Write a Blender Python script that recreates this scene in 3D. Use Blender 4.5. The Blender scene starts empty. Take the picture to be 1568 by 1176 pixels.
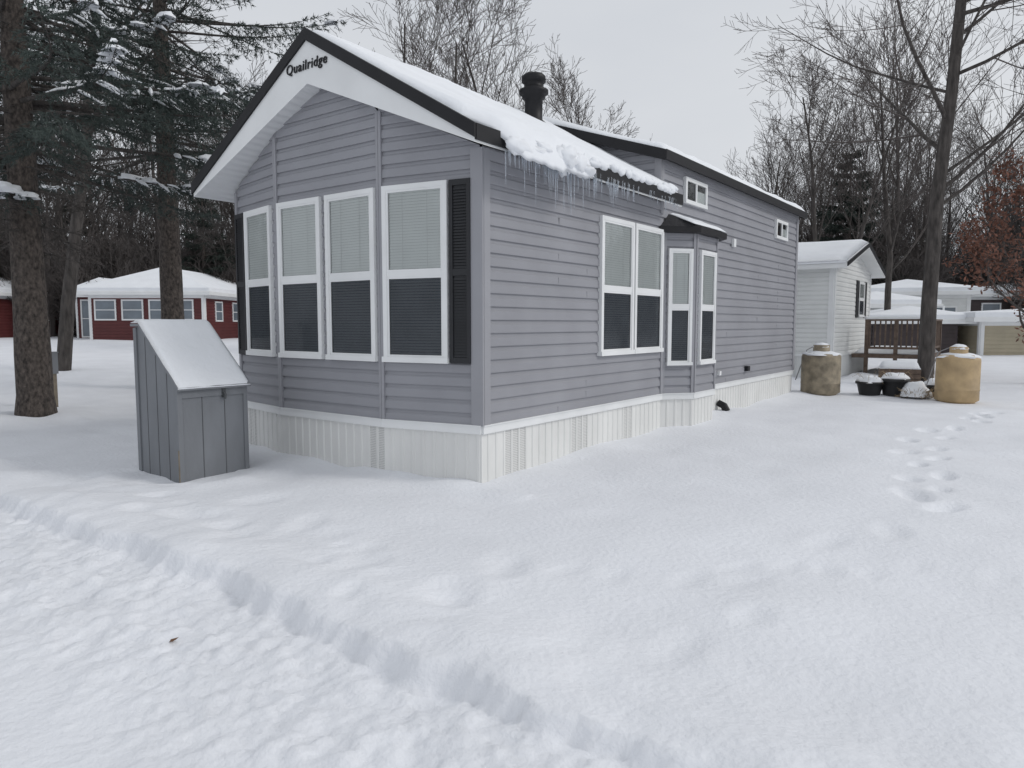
import bpy, math, random
import numpy as np
from mathutils import Vector, Matrix, noise

scene = bpy.context.scene
scene.view_settings.view_transform = 'Standard'
scene.view_settings.look = 'None'
scene.view_settings.exposure = 0
V = Vector

# ------------------------------------------------------------------ materials
def nt(name):
    m = bpy.data.materials.new(name); m.use_nodes = True
    t = m.node_tree; t.nodes.clear()
    o = t.nodes.new('ShaderNodeOutputMaterial')
    return m, t, o

def pmat(name, col, rough=.6, var=.12, scale=4, bump=0, bscale=40, metal=0, spec=.5, stretch=(1,1,1), trans=0, detail=5, bdist=.02):
    m, t, o = nt(name)
    p = t.nodes.new('ShaderNodeBsdfPrincipled')
    t.links.new(p.outputs[0], o.inputs[0])
    p.inputs['Roughness'].default_value = rough
    p.inputs['Metallic'].default_value = metal
    p.inputs['Specular IOR Level'].default_value = spec
    p.inputs['Transmission Weight'].default_value = trans
    tc = t.nodes.new('ShaderNodeTexCoord'); mp = t.nodes.new('ShaderNodeMapping')
    mp.inputs['Scale'].default_value = stretch
    t.links.new(tc.outputs['Object'], mp.inputs[0])
    n = t.nodes.new('ShaderNodeTexNoise'); n.inputs['Scale'].default_value = scale; n.inputs['Detail'].default_value = detail
    t.links.new(mp.outputs[0], n.inputs['Vector'])
    r = t.nodes.new('ShaderNodeValToRGB')
    r.color_ramp.elements[0].position = .3; r.color_ramp.elements[1].position = .7
    r.color_ramp.elements[0].color = [max(0, c*(1-var)) for c in col]+[1]
    r.color_ramp.elements[1].color = [min(1, c*(1+var)) for c in col]+[1]
    t.links.new(n.outputs['Fac'], r.inputs[0]); t.links.new(r.outputs[0], p.inputs['Base Color'])
    if bump:
        n2 = t.nodes.new('ShaderNodeTexNoise'); n2.inputs['Scale'].default_value = bscale; n2.inputs['Detail'].default_value = 6
        t.links.new(mp.outputs[0], n2.inputs['Vector'])
        b = t.nodes.new('ShaderNodeBump'); b.inputs['Strength'].default_value = bump; b.inputs['Distance'].default_value = bdist
        t.links.new(n2.outputs['Fac'], b.inputs['Height']); t.links.new(b.outputs[0], p.inputs['Normal'])
    return m

M = {}
M['snow'] = pmat('snow', (.80,.815,.85), .85, .04, 1.2, .55, 24, spec=.25)
M['snowroof'] = pmat('roof_snow', (.83,.85,.88), .85, .03, 2, .4, 14, spec=.25)
M['siding'] = pmat('grey_vinyl_siding', (.295,.298,.322), .5, .08, 1.3, .05, 60, spec=.35)
M['sidtrim'] = pmat('grey_corner_trim', (.315,.317,.340), .5, .05, 2, spec=.35)
M['white'] = pmat('white_vinyl', (.78,.79,.79), .45, .05, 2)
M['skirt'] = pmat('white_skirting', (.74,.74,.72), .5, .07, 2.2, .05, 30, stretch=(1,1,.5))
M['black'] = pmat('black_metal', (.012,.012,.014), .5, .2, 5, spec=.3)
M['shut'] = pmat('black_shutter', (.012,.013,.016), .5, .2, 5)
M['shingle'] = pmat('dark_shingle', (.03,.03,.033), .9, .3, 30, .4, 60)
M['blind'] = pmat('white_blinds', (.88,.90,.89), .6, .03, 3)
M['blindlow'] = pmat('lower_blinds_dimmed', (.50,.53,.57), .6, .08, 3)  # same blinds in a darker colour, the insect screen's dimming painted in
M['dark'] = pmat('dark_interior', (.03,.033,.037), .8, .1, 3)
M['blindback'] = pmat('blind_shade_backing', (.35,.37,.37), .8, .1, 3)
M['bark'] = pmat('spruce_bark', (.075,.062,.054), .95, .7, 22, 1.0, 30, stretch=(1,1,.6), bdist=.05)
M['bark2'] = pmat('grey_bark', (.07,.062,.057), .95, .5, 12, 1.0, 20, stretch=(1,1,.25), bdist=.04)
M['twig'] = pmat('twig_bark', (.10,.086,.08), .9, .25, 3)
M['twigfar'] = pmat('far_twig_bark', (.078,.068,.064), .9, .35, 1)
M['needle'] = pmat('spruce_needles', (.038,.052,.046), .75, .5, 1.6)
M['needlefar'] = pmat('pine_needles', (.025,.035,.028), .8, .4, 1.2)
M['oakleaf'] = pmat('dry_oak_leaves', (.17,.075,.05), .8, .5, 6)
M['shed'] = pmat('grey_painted_plywood', (.19,.20,.215), .7, .14, 3, .15, 40, stretch=(1,1,.4))
M['groove'] = pmat('plywood_groove', (.09,.095,.10), .8, .14, 3)
M['shededge'] = pmat('weathered_wood', (.20,.17,.13), .8, .3, 8)
M['tank'] = pmat('rusty_tank_paint', (.25,.21,.15), .65, .45, 6, .2, 30)
M['tank2'] = pmat('tan_tank_paint', (.43,.31,.17), .55, .25, 4, .1, 30)
M['maroon'] = pmat('maroon_siding', (.10,.022,.022), .6, .12, 3)
M['pot'] = pmat('black_plastic_pot', (.015,.015,.016), .5, .1, 3)
M['wood'] = pmat('brown_wood', (.12,.085,.065), .8, .35, 8, .3, 30)
M['straw'] = pmat('dry_stems', (.32,.24,.15), .9, .3, 8)
M['beige'] = pmat('beige_siding', (.42,.37,.27), .6, .1, 2)
M['carpaint'] = pmat('dark_car_paint', (.03,.035,.045), .3, .1, 2)
M['tyre'] = pmat('tyre_rubber', (.015,.015,.015), .8, .1, 4)
M['silver'] = pmat('galvanised_metal', (.35,.35,.36), .4, .15, 9, metal=.7)
M['brownleaf'] = pmat('brown_leaf', (.12,.06,.03), .8, .3, 8)
M['ice'] = pmat('icicle_ice', (.85,.90,.96), .12, .03, 4, trans=.75)

def soffit_mat():
    m = M['soffit'] = pmat('white_soffit', (.74,.75,.76), .5, .03, 2)
    t = m.node_tree; p = [n for n in t.nodes if n.type=='BSDF_PRINCIPLED'][0]
    tc = [n for n in t.nodes if n.type=='TEX_COORD'][0]
    w = t.nodes.new('ShaderNodeTexWave'); w.wave_type='BANDS'; w.bands_direction='X'; w.inputs['Scale'].default_value=3.2
    t.links.new(tc.outputs['Object'], w.inputs['Vector'])
    b = t.nodes.new('ShaderNodeBump'); b.inputs['Strength'].default_value=.8; b.inputs['Distance'].default_value=.015
    t.links.new(w.outputs['Fac'], b.inputs['Height']); t.links.new(b.outputs[0], p.inputs['Normal'])
soffit_mat()

def perf_mat():
    m, t, o = nt('perforated_skirting')
    p = t.nodes.new('ShaderNodeBsdfPrincipled'); t.links.new(p.outputs[0], o.inputs[0])
    p.inputs['Roughness'].default_value=.5
    tc = t.nodes.new('ShaderNodeTexCoord')
    v = t.nodes.new('ShaderNodeTexVoronoi'); v.inputs['Scale'].default_value=60; v.inputs['Randomness'].default_value=.1
    t.links.new(tc.outputs['Object'], v.inputs['Vector'])
    r = t.nodes.new('ShaderNodeValToRGB'); r.color_ramp.elements[0].position=.28; r.color_ramp.elements[1].position=.42
    r.color_ramp.elements[0].color=(.42,.42,.41,1); r.color_ramp.elements[1].color=(.72,.72,.70,1)
    t.links.new(v.outputs['Distance'], r.inputs[0]); t.links.new(r.outputs[0], p.inputs['Base Color'])
    M['perf']=m
perf_mat()

def glass_mat():
    m, t, o = nt('window_glass')
    f = t.nodes.new('ShaderNodeFresnel'); f.inputs[0].default_value=1.6
    a = t.nodes.new('ShaderNodeBsdfTransparent'); g = t.nodes.new('ShaderNodeBsdfGlossy')
    g.inputs['Roughness'].default_value=.02; a.inputs[0].default_value=(.96,.98,.975,1)
    mx = t.nodes.new('ShaderNodeMixShader')
    t.links.new(f.outputs[0], mx.inputs[0]); t.links.new(a.outputs[0], mx.inputs[1]); t.links.new(g.outputs[0], mx.inputs[2]); t.links.new(mx.outputs[0], o.inputs[0])
    M['glass']=m
    m, t, o = nt('insect_screen')
    a = t.nodes.new('ShaderNodeBsdfTransparent'); g = t.nodes.new('ShaderNodeBsdfDiffuse'); g.inputs[0].default_value=(.03,.033,.04,1)
    mx = t.nodes.new('ShaderNodeMixShader'); mx.inputs[0].default_value=.48
    t.links.new(a.outputs[0], mx.inputs[1]); t.links.new(g.outputs[0], mx.inputs[2]); t.links.new(mx.outputs[0], o.inputs[0])
    M['screen']=m
glass_mat()

# ------------------------------------------------------------------ mesh builder
def empty(name, loc=(0,0,0), rz=0):
    e = bpy.data.objects.new(name, None); scene.collection.objects.link(e)
    e.location = loc; e.rotation_euler=(0,0,rz); e.empty_display_size=.3
    return e

class MB:
    def __init__(s): s.v=[]; s.f=[]; s.m=[]
    def add(s, vs, fs, mi=0):
        b=len(s.v); s.v.extend([tuple(v) for v in vs])
        for f in fs: s.f.append(tuple(i+b for i in f)); s.m.append(mi)
    def box(s, a, b, mi=0):
        x0,y0,z0=a; x1,y1,z1=b
        s.add([(x0,y0,z0),(x1,y0,z0),(x1,y1,z0),(x0,y1,z0),(x0,y0,z1),(x1,y0,z1),(x1,y1,z1),(x0,y1,z1)],
              [(0,3,2,1),(4,5,6,7),(0,1,5,4),(1,2,6,5),(2,3,7,6),(3,0,4,7)], mi)
    def quad(s, a,b,c,d, mi=0): s.add([a,b,c,d],[(0,1,2,3)],mi)
    def poly(s, ps, mi=0): s.add(ps,[tuple(range(len(ps)))],mi)
    def prism(s, ring0, ring1, mi=0):
        n=len(ring0); s.add(list(ring0)+list(ring1), [tuple(range(n))[::-1], tuple(range(n,2*n))]+[(i,(i+1)%n,n+(i+1)%n,n+i) for i in range(n)], mi)
    def tube(s, pts, rad, k=6, mi=0, cap=False):
        n=len(pts); b=len(s.v)
        t0=(pts[-1]-pts[0]); ref = V((1,0,0)) if abs(t0.z)>abs(t0.x) else V((0,0,1))
        if abs(t0.y)>.9*t0.length: ref=V((0,0,1))
        cs=[(math.cos(2*math.pi*j/k), math.sin(2*math.pi*j/k)) for j in range(k)]
        for i in range(n):
            t=pts[min(i+1,n-1)]-pts[max(i-1,0)]
            a=t.cross(ref)
            if a.length<1e-6: a=t.orthogonal()
            a.normalize(); c=t.cross(a); c.normalize(); p=pts[i]; r=rad[i]
            ax,ay,az=a*r; cx,cy,cz=c*r
            for (u,w) in cs: s.v.append((p.x+ax*u+cx*w, p.y+ay*u+cy*w, p.z+az*u+cz*w))
        for i in range(n-1):
            for j in range(k):
                s.f.append((b+i*k+j, b+i*k+(j+1)%k, b+(i+1)*k+(j+1)%k, b+(i+1)*k+j)); s.m.append(mi)
        if cap:
            s.f.append(tuple(b+j for j in range(k))); s.m.append(mi)
            s.f.append(tuple(b+(n-1)*k+j for j in range(k))); s.m.append(mi)
    def lathe(s, c, prof, k=24, mi=0):
        b=len(s.v)
        for r,z in prof:
            for j in range(k): s.v.append((c[0]+r*math.cos(2*math.pi*j/k), c[1]+r*math.sin(2*math.pi*j/k), c[2]+z))
        for i in range(len(prof)-1):
            for j in range(k):
                s.f.append((b+i*k+j, b+i*k+(j+1)%k, b+(i+1)*k+(j+1)%k, b+(i+1)*k+j)); s.m.append(mi)
        s.f.append(tuple(b+(len(prof)-1)*k+j for j in range(k))); s.m.append(mi)
    def blob(s, c, r, mi=0, seed=0, k=12, n=7, amp=.15, flat=True):
        b=len(s.v); cx,cy,cz=c; rx,ry,rz=r
        for i in range(n+1):
            ph=math.pi*.5*(1-i/n) if flat else math.pi*(i/n)
            for j in range(k):
                th=2*math.pi*j/k
                d=V((math.cos(th)*math.sin(ph), math.sin(th)*math.sin(ph), math.cos(ph)))
                f=1+amp*noise.noise(d*2+V((seed*3.1,seed*1.7,0)))
                s.v.append((cx+rx*d.x*f, cy+ry*d.y*f, cz+rz*d.z*f))
        for i in range(n):
            for j in range(k):
                s.f.append((b+i*k+j, b+i*k+(j+1)%k, b+(i+1)*k+(j+1)%k, b+(i+1)*k+j)); s.m.append(mi)
    def build(s, name, mats, parent=None, smooth=False):
        me=bpy.data.meshes.new(name); me.from_pydata(s.v, [], s.f)
        for m in mats: me.materials.append(M[m])
        me.polygons.foreach_set('material_index', s.m)
        if smooth: me.polygons.foreach_set('use_smooth', [True]*len(s.f))
        me.update()
        o=bpy.data.objects.new(name, me); scene.collection.objects.link(o)
        if parent: o.parent=parent
        return o

def tri_mesh(name, vs, mat, parent=None, n=3):
    me=bpy.data.meshes.new(name); N=len(vs)
    me.vertices.add(N); me.vertices.foreach_set('co', vs.astype(np.float32).ravel())
    me.loops.add(N); me.loops.foreach_set('vertex_index', np.arange(N,dtype=np.int32))
    F=N//n; me.polygons.add(F)
    me.polygons.foreach_set('loop_start', np.arange(0,N,n,dtype=np.int32)); me.polygons.foreach_set('loop_total', np.full(F,n,dtype=np.int32))
    me.materials.append(M[mat]); me.update(); me.validate()
    o=bpy.data.objects.new(name, me); scene.collection.objects.link(o)
    if parent: o.parent=parent
    return o

# ------------------------------------------------------------------ ground
def ss(a,b,x):
    t=min(1,max(0,(x-a)/(b-a))); return t*t*(3-2*t)
N3=lambda x,y,z=0: noise.noise(V((x,y,z)))
prints=[]
rp=random.Random(5)
y=-1.9; k=0
while y<9.5:
    fade=.32+.68*ss(-1,2.5,y)
    if rp.random()<.95: prints.append((3.02+.12*(1 if k%2 else -1)+.22*math.sin(y*.9)+rp.uniform(-.06,.06), y, rp.uniform(.07,.10), rp.uniform(.04,.06)*fade))
    y+=.40+rp.uniform(-.12,.18); k+=1
y=-.5; k=0
while y<7:
    if rp.random()<.7: prints.append((4.5+.12*(1 if k%2 else -1)+.3*math.sin(y*.5)+rp.uniform(-.1,.1), y, rp.uniform(.07,.10), rp.uniform(.012,.028)))
    y+=.5+rp.uniform(-.15,.3); k+=1
for i in range(34):
    prints.append((rp.uniform(-3.2,1.6), rp.uniform(-2.45,-1.5), rp.uniform(.05,.13), rp.uniform(.010,.030)))
for i in range(9):
    prints.append((1.5+i*.28+rp.uniform(-.1,.1), -1.7+.22*i+rp.uniform(-.1,.1), .07, .012))
def edge_y(x): return -2.74+.10*N3(x*.6,1.3)+.08*N3(x*2.1,5)+.04*N3(x*6,9)+.02*N3(x*15,2)
def gh(x,y):
    r=math.hypot(x,y-4)
    z=.62*ss(12,34,r)+.012*max(0,r-34)
    if -13<y<-1.2:
        ye=edge_y(x)
        soft=max(0,.30+.9*N3(x*.9,11))
        s=ss(ye-.025-.05*soft,ye+.03+.05*soft,y); g=ss(ye-1.1,ye+.05,y)
        s2=1-ss(-9.6,-9.2,y+.2*N3(x*.5,8))
        a=(.088+.030*N3(x*1.1,4))*(1-.55*ss(1.8,3.2,x))
        low=a*(1-max(s,s2))+(.19-a)*(1-max(g,s2))
        yard=max(g,s2)
        z+=s*.045*math.exp(-((y-ye-.26)/.30)**2)*(1+.8*N3(x*1.4,7))
    else: s=g=yard=1; low=0; ye=-2.7
    z-=low
    z+=.045*N3(x*.30,y*.30,2)
    if r<40:
        z+=yard*(.032*N3(x*.8,y*.8,4)+.014*N3(x*1.9,y*1.5,14)+.004*N3(x*4,y*4,7))
        z+=.05*ss(.4,2.0,y)*(1-ss(.5,4,x))
        if x<.6 and -1<y<0: z+=.02*N3(x*1.6,3)-.01*math.exp(-((y+.4)/.2)**2)+.035*ss(-.5,-.15,y)*(.6+N3(x*2.2,8))
        if x>-.2 and y>-.2:
            z+=.055*math.exp(-(x/.45)**2)*(.8+1.3*N3(y*.8,2))*ss(-.2,.6,y)
        sh=s*(1-ss(-2.45,-1.4,y))
        if sh>0: z+=sh*(.024*N3(x*1.7,y*1.7,3)+.015*N3(x*5,y*5,1))
        if -9.4<y<-2.4:
            rb=ss(-4.0,-3.3,y+.3*N3(x*.8,6))*(1-s)
            n1=N3(x*4.2,y*4.2,1); n2=N3(x*9,y*9,2); n3=N3(x*19,y*19,3)
            z+=rb*(.028*n1+.040*abs(n2)+.024*n3+.012*N3(x*1.5,y*1.5,9))
            z+=(1-s)*(1-rb)*(.010*N3(x*.5,y*4.5,6)+.004*N3(x*9,y*9,8)+.003*N3(x*20,y*20,8)+.006*N3(x*2.5,y*2.5,5))
            z+=math.exp(-((y-(ye+.04))/.05)**2)*.020*N3(x*5,3.3)
        if x<-4 and y>-2:
            d=abs(y-(1.8+.05*(x+8)))
            z-=.12*math.exp(-(d/1.6)**2)*ss(-4,-6,x)
            z+=.04*N3(x*1.0,y*3,3)*math.exp(-(d/2.2)**2)
            z+=.05*math.exp(-((math.hypot(x+8.75,y+.4)-.6)/.35)**2)
        db=math.hypot(x+2.6,y+1.2)
        if db<1.5: z+=.03*math.exp(-((db-.75)/.2)**2)*(1+N3(x*3,y*3,4))
    return z
def axis(f0,f1,step,lo,hi,gr=1.16):
    a=list(np.arange(f0,f1,step)); st=step; x=f0; left=[]
    while x>lo: st*=gr; x-=st; left.append(x)
    st=step; x=a[-1]; right=[]
    while x<hi: st*=gr; x+=st; right.append(x)
    return left[::-1]+a+right
def make_ground():
    xs=axis(-2.6,5.4,.03,-420,420,1.05)
    ys=axis(-4.3,-1.2,.03,-420,-420.1,1.08)
    ys=[v for v in ys if v<=-1.2]
    st=.033; yv=ys[-1]
    while yv<420:
        st=min(st*1.03,.065) if yv<10 else st*1.10
        yv+=st; ys.append(yv)
    nx,ny=len(xs),len(ys)
    vs=np.empty((ny*nx,3),dtype=np.float32); i=0
    for yy in ys:
        for xx in xs:
            z=gh(xx,yy); vs[i]=(xx,yy,z); i+=1
    X=vs[:,0]; Y=vs[:,1]
    for (px,py,pr,pd) in prints:
        msk=(abs(X-px)<.5)&(abs(Y-py)<.5)
        a=rp.uniform(-.5,.5); dx=(X[msk]-px)*math.cos(a)+(Y[msk]-py)*math.sin(a); dy=-(X[msk]-px)*math.sin(a)+(Y[msk]-py)*math.cos(a)
        d2=(dx/pr)**2+(dy/(pr*rp.uniform(1.3,2.1)))**2
        vs[msk,2]+= -pd*np.exp(-d2**1.3)+pd*.12*np.exp(-((np.sqrt(d2)-1.5)/.35)**2)
    me=bpy.data.meshes.new('snow_ground')
    idx=np.arange(ny*nx).reshape(ny,nx)
    q=np.stack([idx[:-1,:-1],idx[:-1,1:],idx[1:,1:],idx[1:,:-1]],-1).reshape(-1,4)
    me.vertices.add(len(vs)); me.vertices.foreach_set('co',vs.ravel())
    me.loops.add(q.size); me.loops.foreach_set('vertex_index',q.ravel().astype(np.int32))
    me.polygons.add(len(q)); me.polygons.foreach_set('loop_start',np.arange(0,q.size,4,dtype=np.int32)); me.polygons.foreach_set('loop_total',np.full(len(q),4,dtype=np.int32))
    me.polygons.foreach_set('use_smooth',np.ones(len(q),dtype=bool))
    me.materials.append(M['snow']); me.update(); me.validate()
    o=bpy.data.objects.new('snow_ground',me); scene.collection.objects.link(o)
    print('ground',len(vs))
make_ground()

# ------------------------------------------------------------------ wall helpers
class Fr:
    def __init__(s,p0,p1):
        s.p0=V((p0[0],p0[1],0)); d=V((p1[0]-p0[0],p1[1]-p0[1],0)); s.len=d.length; s.d=d.normalized(); s.n=V((s.d.y,-s.d.x,0))
    def L(s,a,o,z): return s.p0+s.d*a+s.n*o+V((0,0,z))
def fbox(mb,fr,s0,s1,o0,o1,z0,z1,mi=0):
    L=fr.L
    mb.add([L(s0,o0,z0),L(s1,o0,z0),L(s1,o1,z0),L(s0,o1,z0),L(s0,o0,z1),L(s1,o0,z1),L(s1,o1,z1),L(s0,o1,z1)],
           [(0,1,2,3),(4,7,6,5),(0,4,5,1),(1,5,6,2),(2,6,7,3),(3,7,4,0)],mi)
def siding(mb,fr,z0,z1,ext=None,c=.118,mi=0):
    z=z0
    if ext is None: ext=lambda z:(0,fr.len)
    prof=[(.0,.020),(.012,.021),(.072,.017),(.090,.004),(c,.002)]
    while z<z1-.001:
        pts=[(z+dz,o) for dz,o in prof]+[(z+c,.020)]
        last=None
        for (za,o) in pts:
            zc=min(za,z1); a,b=ext(zc); a=max(0,a); b=min(fr.len,b)
            if b<=a: b=a
            cur=(fr.L(a,o,zc),fr.L(b,o,zc),b-a)
            if last and (cur[2]>1e-4 or last[2]>1e-4): mb.quad(last[0],last[1],cur[1],cur[0],mi)
            last=cur
            if za>=z1: break
        z+=c
def window(mb,fr,s0,s1,z0,z1,rail=.5,cas=.045,proud=.055,sp=.026):
    # mats:0 white 1 blind 2 blindlow 3 dark 4 glass 5 screen 6 backing
    fbox(mb,fr,s0,s1,.0,proud,z1-cas,z1,0); fbox(mb,fr,s0-.01,s1+.01,.0,proud+.015,z0-.005,z0+cas,0)
    fbox(mb,fr,s0,s0+cas,.0,proud,z0+cas,z1-cas,0); fbox(mb,fr,s1-cas,s1,.0,proud,z0+cas,z1-cas,0)
    a,b=s0+cas,s1-cas; c,d=z0+cas,z1-cas; zr=c+(d-c)*rail
    fbox(mb,fr,a,b,.023,.025,c,zr,3); fbox(mb,fr,a,b,.023,.025,zr,d,6)
    fbox(mb,fr,a,b,.030,proud-.006,zr-.022,zr+.022,0)
    for (q0,q1,pr) in ((c,zr-.022,.046),(zr+.022,d,.050)):
        w=.02
        fbox(mb,fr,a,a+w,.026,pr,q0,q1,0); fbox(mb,fr,b-w,b,.026,pr,q0,q1,0)
        fbox(mb,fr,a+w,b-w,.026,pr,q0,q0+w,0); fbox(mb,fr,a+w,b-w,.026,pr,q1-w,q1,0)
    z=c+.022
    L=fr.L
    while z<d-.03:
        if not (zr-.03<z<zr+.02):
            mi=2 if z<zr else 1
            hh=.0235 if mi==2 else .0252
            mb.quad(L(a+.024,.0262,z+hh),L(b-.024,.0262,z+hh),L(b-.024,.031,z),L(a+.024,.031,z),mi)
        z+=sp
    for fr_ in (.28,.72):
        x_=a+(b-a)*fr_; mb.quad(L(x_-.002,.0335,zr+.03),L(x_+.002,.0335,zr+.03),L(x_+.002,.0335,d-.02),L(x_-.002,.0335,d-.02),0)
    mb.quad(L(a+.02,.038,zr+.03),L(b-.02,.038,zr+.03),L(b-.02,.038,d-.02),L(a+.02,.038,d-.02),4)
    mb.quad(L(a+.02,.037,c+.02),L(b-.02,.037,c+.02),L(b-.02,.037,zr-.03),L(a+.02,.037,zr-.03),4)
    mb.quad(L(a+.02,.042,c+.02),L(b-.02,.042,c+.02),L(b-.02,.042,zr-.03),L(a+.02,.042,zr-.03),5)
WM=['white','blind','blindlow','dark','glass','screen','blindback']
def shutter(mb,fr,s0,s1,z0,z1,mi=0):
    fbox(mb,fr,s0,s0+.035,.02,.046,z0,z1,mi); fbox(mb,fr,s1-.035,s1,.02,.046,z0,z1,mi)
    fbox(mb,fr,s0+.035,s1-.035,.02,.045,z0,z0+.05,mi); fbox(mb,fr,s0+.035,s1-.035,.02,.045,z1-.05,z1,mi)
    zm=(z0+z1)/2; fbox(mb,fr,s0+.035,s1-.035,.02,.045,zm-.03,zm+.03,mi)
    fbox(mb,fr,s0+.035,s1-.035,.02,.030,z0+.05,z1-.05,mi)
    z=z0+.055
    while z<z1-.07:
        if not zm-.05<z<zm+.03:
            mb.quad(fr.L(s0+.035,.041,z),fr.L(s1-.035,.041,z),fr.L(s1-.035,.032,z+.026),fr.L(s0+.035,.032,z+.026),mi)
        z+=.026
def skirting(mb,fr,z0,z1,vents=(),s_off=0):
    s=0.0; pat=[(.075,0),(.009,.009),(.022,.009),(.009,0)]
    i=0; cur=0
    while s<fr.len-1e-4:
        w,o2=pat[i%4]; e=min(fr.len,s+w)
        mi=1 if any(a<=s+.001 and e<=b+.001 for a,b in vents) else 0
        mb.quad(fr.L(s,cur,z0),fr.L(e,o2 if e==s+w else cur,z0),fr.L(e,o2 if e==s+w else cur,z1),fr.L(s,cur,z1),mi)
        cur=o2; s=e; i+=1
def snow_sheet(mb,P,nu,nv,H,mi=0):
    b=len(mb.v)
    for i in range(nu+1):
        for j in range(nv+1):
            p=P(i/nu,j/nv); h=H(i/nu,j/nv,p); mb.v.append((p[0],p[1],p[2]+h))
    c=len(mb.v)
    for i in range(nu+1):
        for j in range(nv+1):
            p=P(i/nu,j/nv); mb.v.append((p[0],p[1],p[2]+.003))
    W=nv+1
    for i in range(nu):
        for j in range(nv):
            mb.f.append((b+i*W+j,b+(i+1)*W+j,b+(i+1)*W+j+1,b+i*W+j+1)); mb.m.append(mi)
            mb.f.append((c+i*W+j,c+i*W+j+1,c+(i+1)*W+j+1,c+(i+1)*W+j)); mb.m.append(mi)
    for i in range(nu):
        for j in (0,nv): mb.f.append((b+i*W+j,b+(i+1)*W+j,c+(i+1)*W+j,c+i*W+j)); mb.m.append(mi)
    for j in range(nv):
        for i in (0,nu): mb.f.append((b+i*W+j,b+i*W+j+1,c+i*W+j+1,c+i*W+j)); mb.m.append(mi)
def rnd(d,r):
    t=min(1,max(0,d/r)); return math.sqrt(max(0,1-(1-t)**2))

# ------------------------------------------------------------------ main home
home=empty('grey_mobile_home')
LEN=9.52; ZB=.50; CX=-1.83
P0=(0,0);P1=(-1.03,-.2);P2=(-2.6,-.2);P3=(-3.65,0)
fR=Fr(P0,(0,LEN)); f1=Fr(P1,P0); f2=Fr(P2,P1); f3=Fr(P3,P2)
fB=Fr((0,LEN),(-3.65,LEN)); fL=Fr((-3.65,LEN),P3)
YL=3.52; ZW=2.93; ZL=3.47; LA=4.19; LP=.34
b0,b1,b2,b3=(0,3.65),(.28,4.0),(.28,4.72),(0,5.07)
g1,g2,g3=Fr(b0,b1),Fr(b1,b2),Fr(b2,b3)
sd=MB()
def gext(fr):
    def e(z):
        h=(3.74-z)/.43
        xa,xb=CX-h,CX+h
        sa=(xa-fr.p0.x)/fr.d.x; sb=(xb-fr.p0.x)/fr.d.x
        return (sa,sb) if h>0 else (0,0)
    return e
for f in (f1,f2,f3): siding(sd,f,ZB+.02,3.74,gext(f))
siding(sd,Fr((0,0),(0,YL)),ZB+.02,ZW+.02)
siding(sd,Fr((0,YL),(0,LEN)),ZB+.02,ZL)
siding(sd,Fr((-3.65,LEN),(-3.65,YL)),ZB+.02,ZL); siding(sd,Fr((-3.65,YL),P3),ZB+.02,ZW+.02)
def lext(z):
    h=(LA-.08-z)/LP; return (CX-h+3.65, CX+h+3.65)
siding(sd,Fr((-3.65,YL),(0,YL)),ZW-.05,4.1,lext)
bext=lambda z:(3.65-(CX+(LA-.08-z)/LP+3.65),3.65-(CX-(LA-.08-z)/LP+3.65))
siding(sd,fB,ZB+.02,4.1,bext)
for g in (g1,g2,g3): siding(sd,g,ZB+.02,2.62)
sd.build('vinyl_siding',['siding'],home)
co=MB()
co.prism([(-3.65,0,ZB),(-2.6,-.2,ZB),(-1.03,-.2,ZB),(0,0,ZB),(0,YL,ZB),(-3.65,YL,ZB)],[(-3.65,0,ZW),(-2.6,-.2,ZW),(-1.03,-.2,ZW),(0,0,ZW),(0,YL,ZW),(-3.65,YL,ZW)])
co.build('wall_core',['dark'],home)
tr=MB()
fbox(tr,f1,f1.len-.085,f1.len+.032,0,.034,ZB+.03,2.93); fbox(tr,fR,.0,.085,0,.036,ZB+.03,2.93)
for f,g in ((f1,f2),(f2,f3)):
    fbox(tr,f,0,.03,.0,.032,ZB+.03,3.36); fbox(tr,g,g.len-.03,g.len,.0,.030,ZB+.03,3.36)
fbox(tr,f3,0,.06,0,.032,ZB+.03,2.93)
fbox(tr,fR,YL-.02,YL+.06,0,.034,2.80,ZL); fbox(tr,Fr((-3.65,YL),(0,YL)),3.59,3.684,0,.032,2.98,ZL)
fbox(tr,fR,LEN-.07,LEN+.03,0,.034,ZB+.03,ZL)
for g in (g1,g2):
    fbox(tr,g,0,.035,0,.030,ZB+.03,2.62); fbox(tr,g,g.len-.035,g.len,0,.031,ZB+.03,2.62)
fbox(tr,fR,3.58,3.64,0,.03,ZB+.03,2.6)
fbox(tr,fR,YL+.06,LEN-.07,0,.032,ZL-.06,ZL); fbox(tr,fR,.085,YL-.02,0,.03,2.84,2.93)
sr=random.Random(12)
for i in range(22):
    s_=sr.choice([1.2,1.75,6.6,7.3,5.9,8.4]); kk=sr.randrange(0,18); z=ZB+.02+kk*.118
    fbox(tr,fR,s_,s_+.003,.015,.0225,z+.004,z+.072)
tr.build('corner_trim',['sidtrim'],home)
w=MB()
window(w,f3,.30,.97,1.08,2.68)
window(w,f2,.05,.745,1.08,2.68); window(w,f2,.825,1.525,1.08,2.68)
window(w,f1,.045,.735,1.08,2.68)
window(w,fR,2.01,2.77,1.08,2.60,.48); window(w,fR,2.80,3.56,1.08,2.60,.48)
window(w,g1,.06,.40,.90,2.38,.5,.035); window(w,g2,.10,.62,.90,2.38,.5,.04)
w.build('windows',WM,home)
w=MB()
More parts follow.
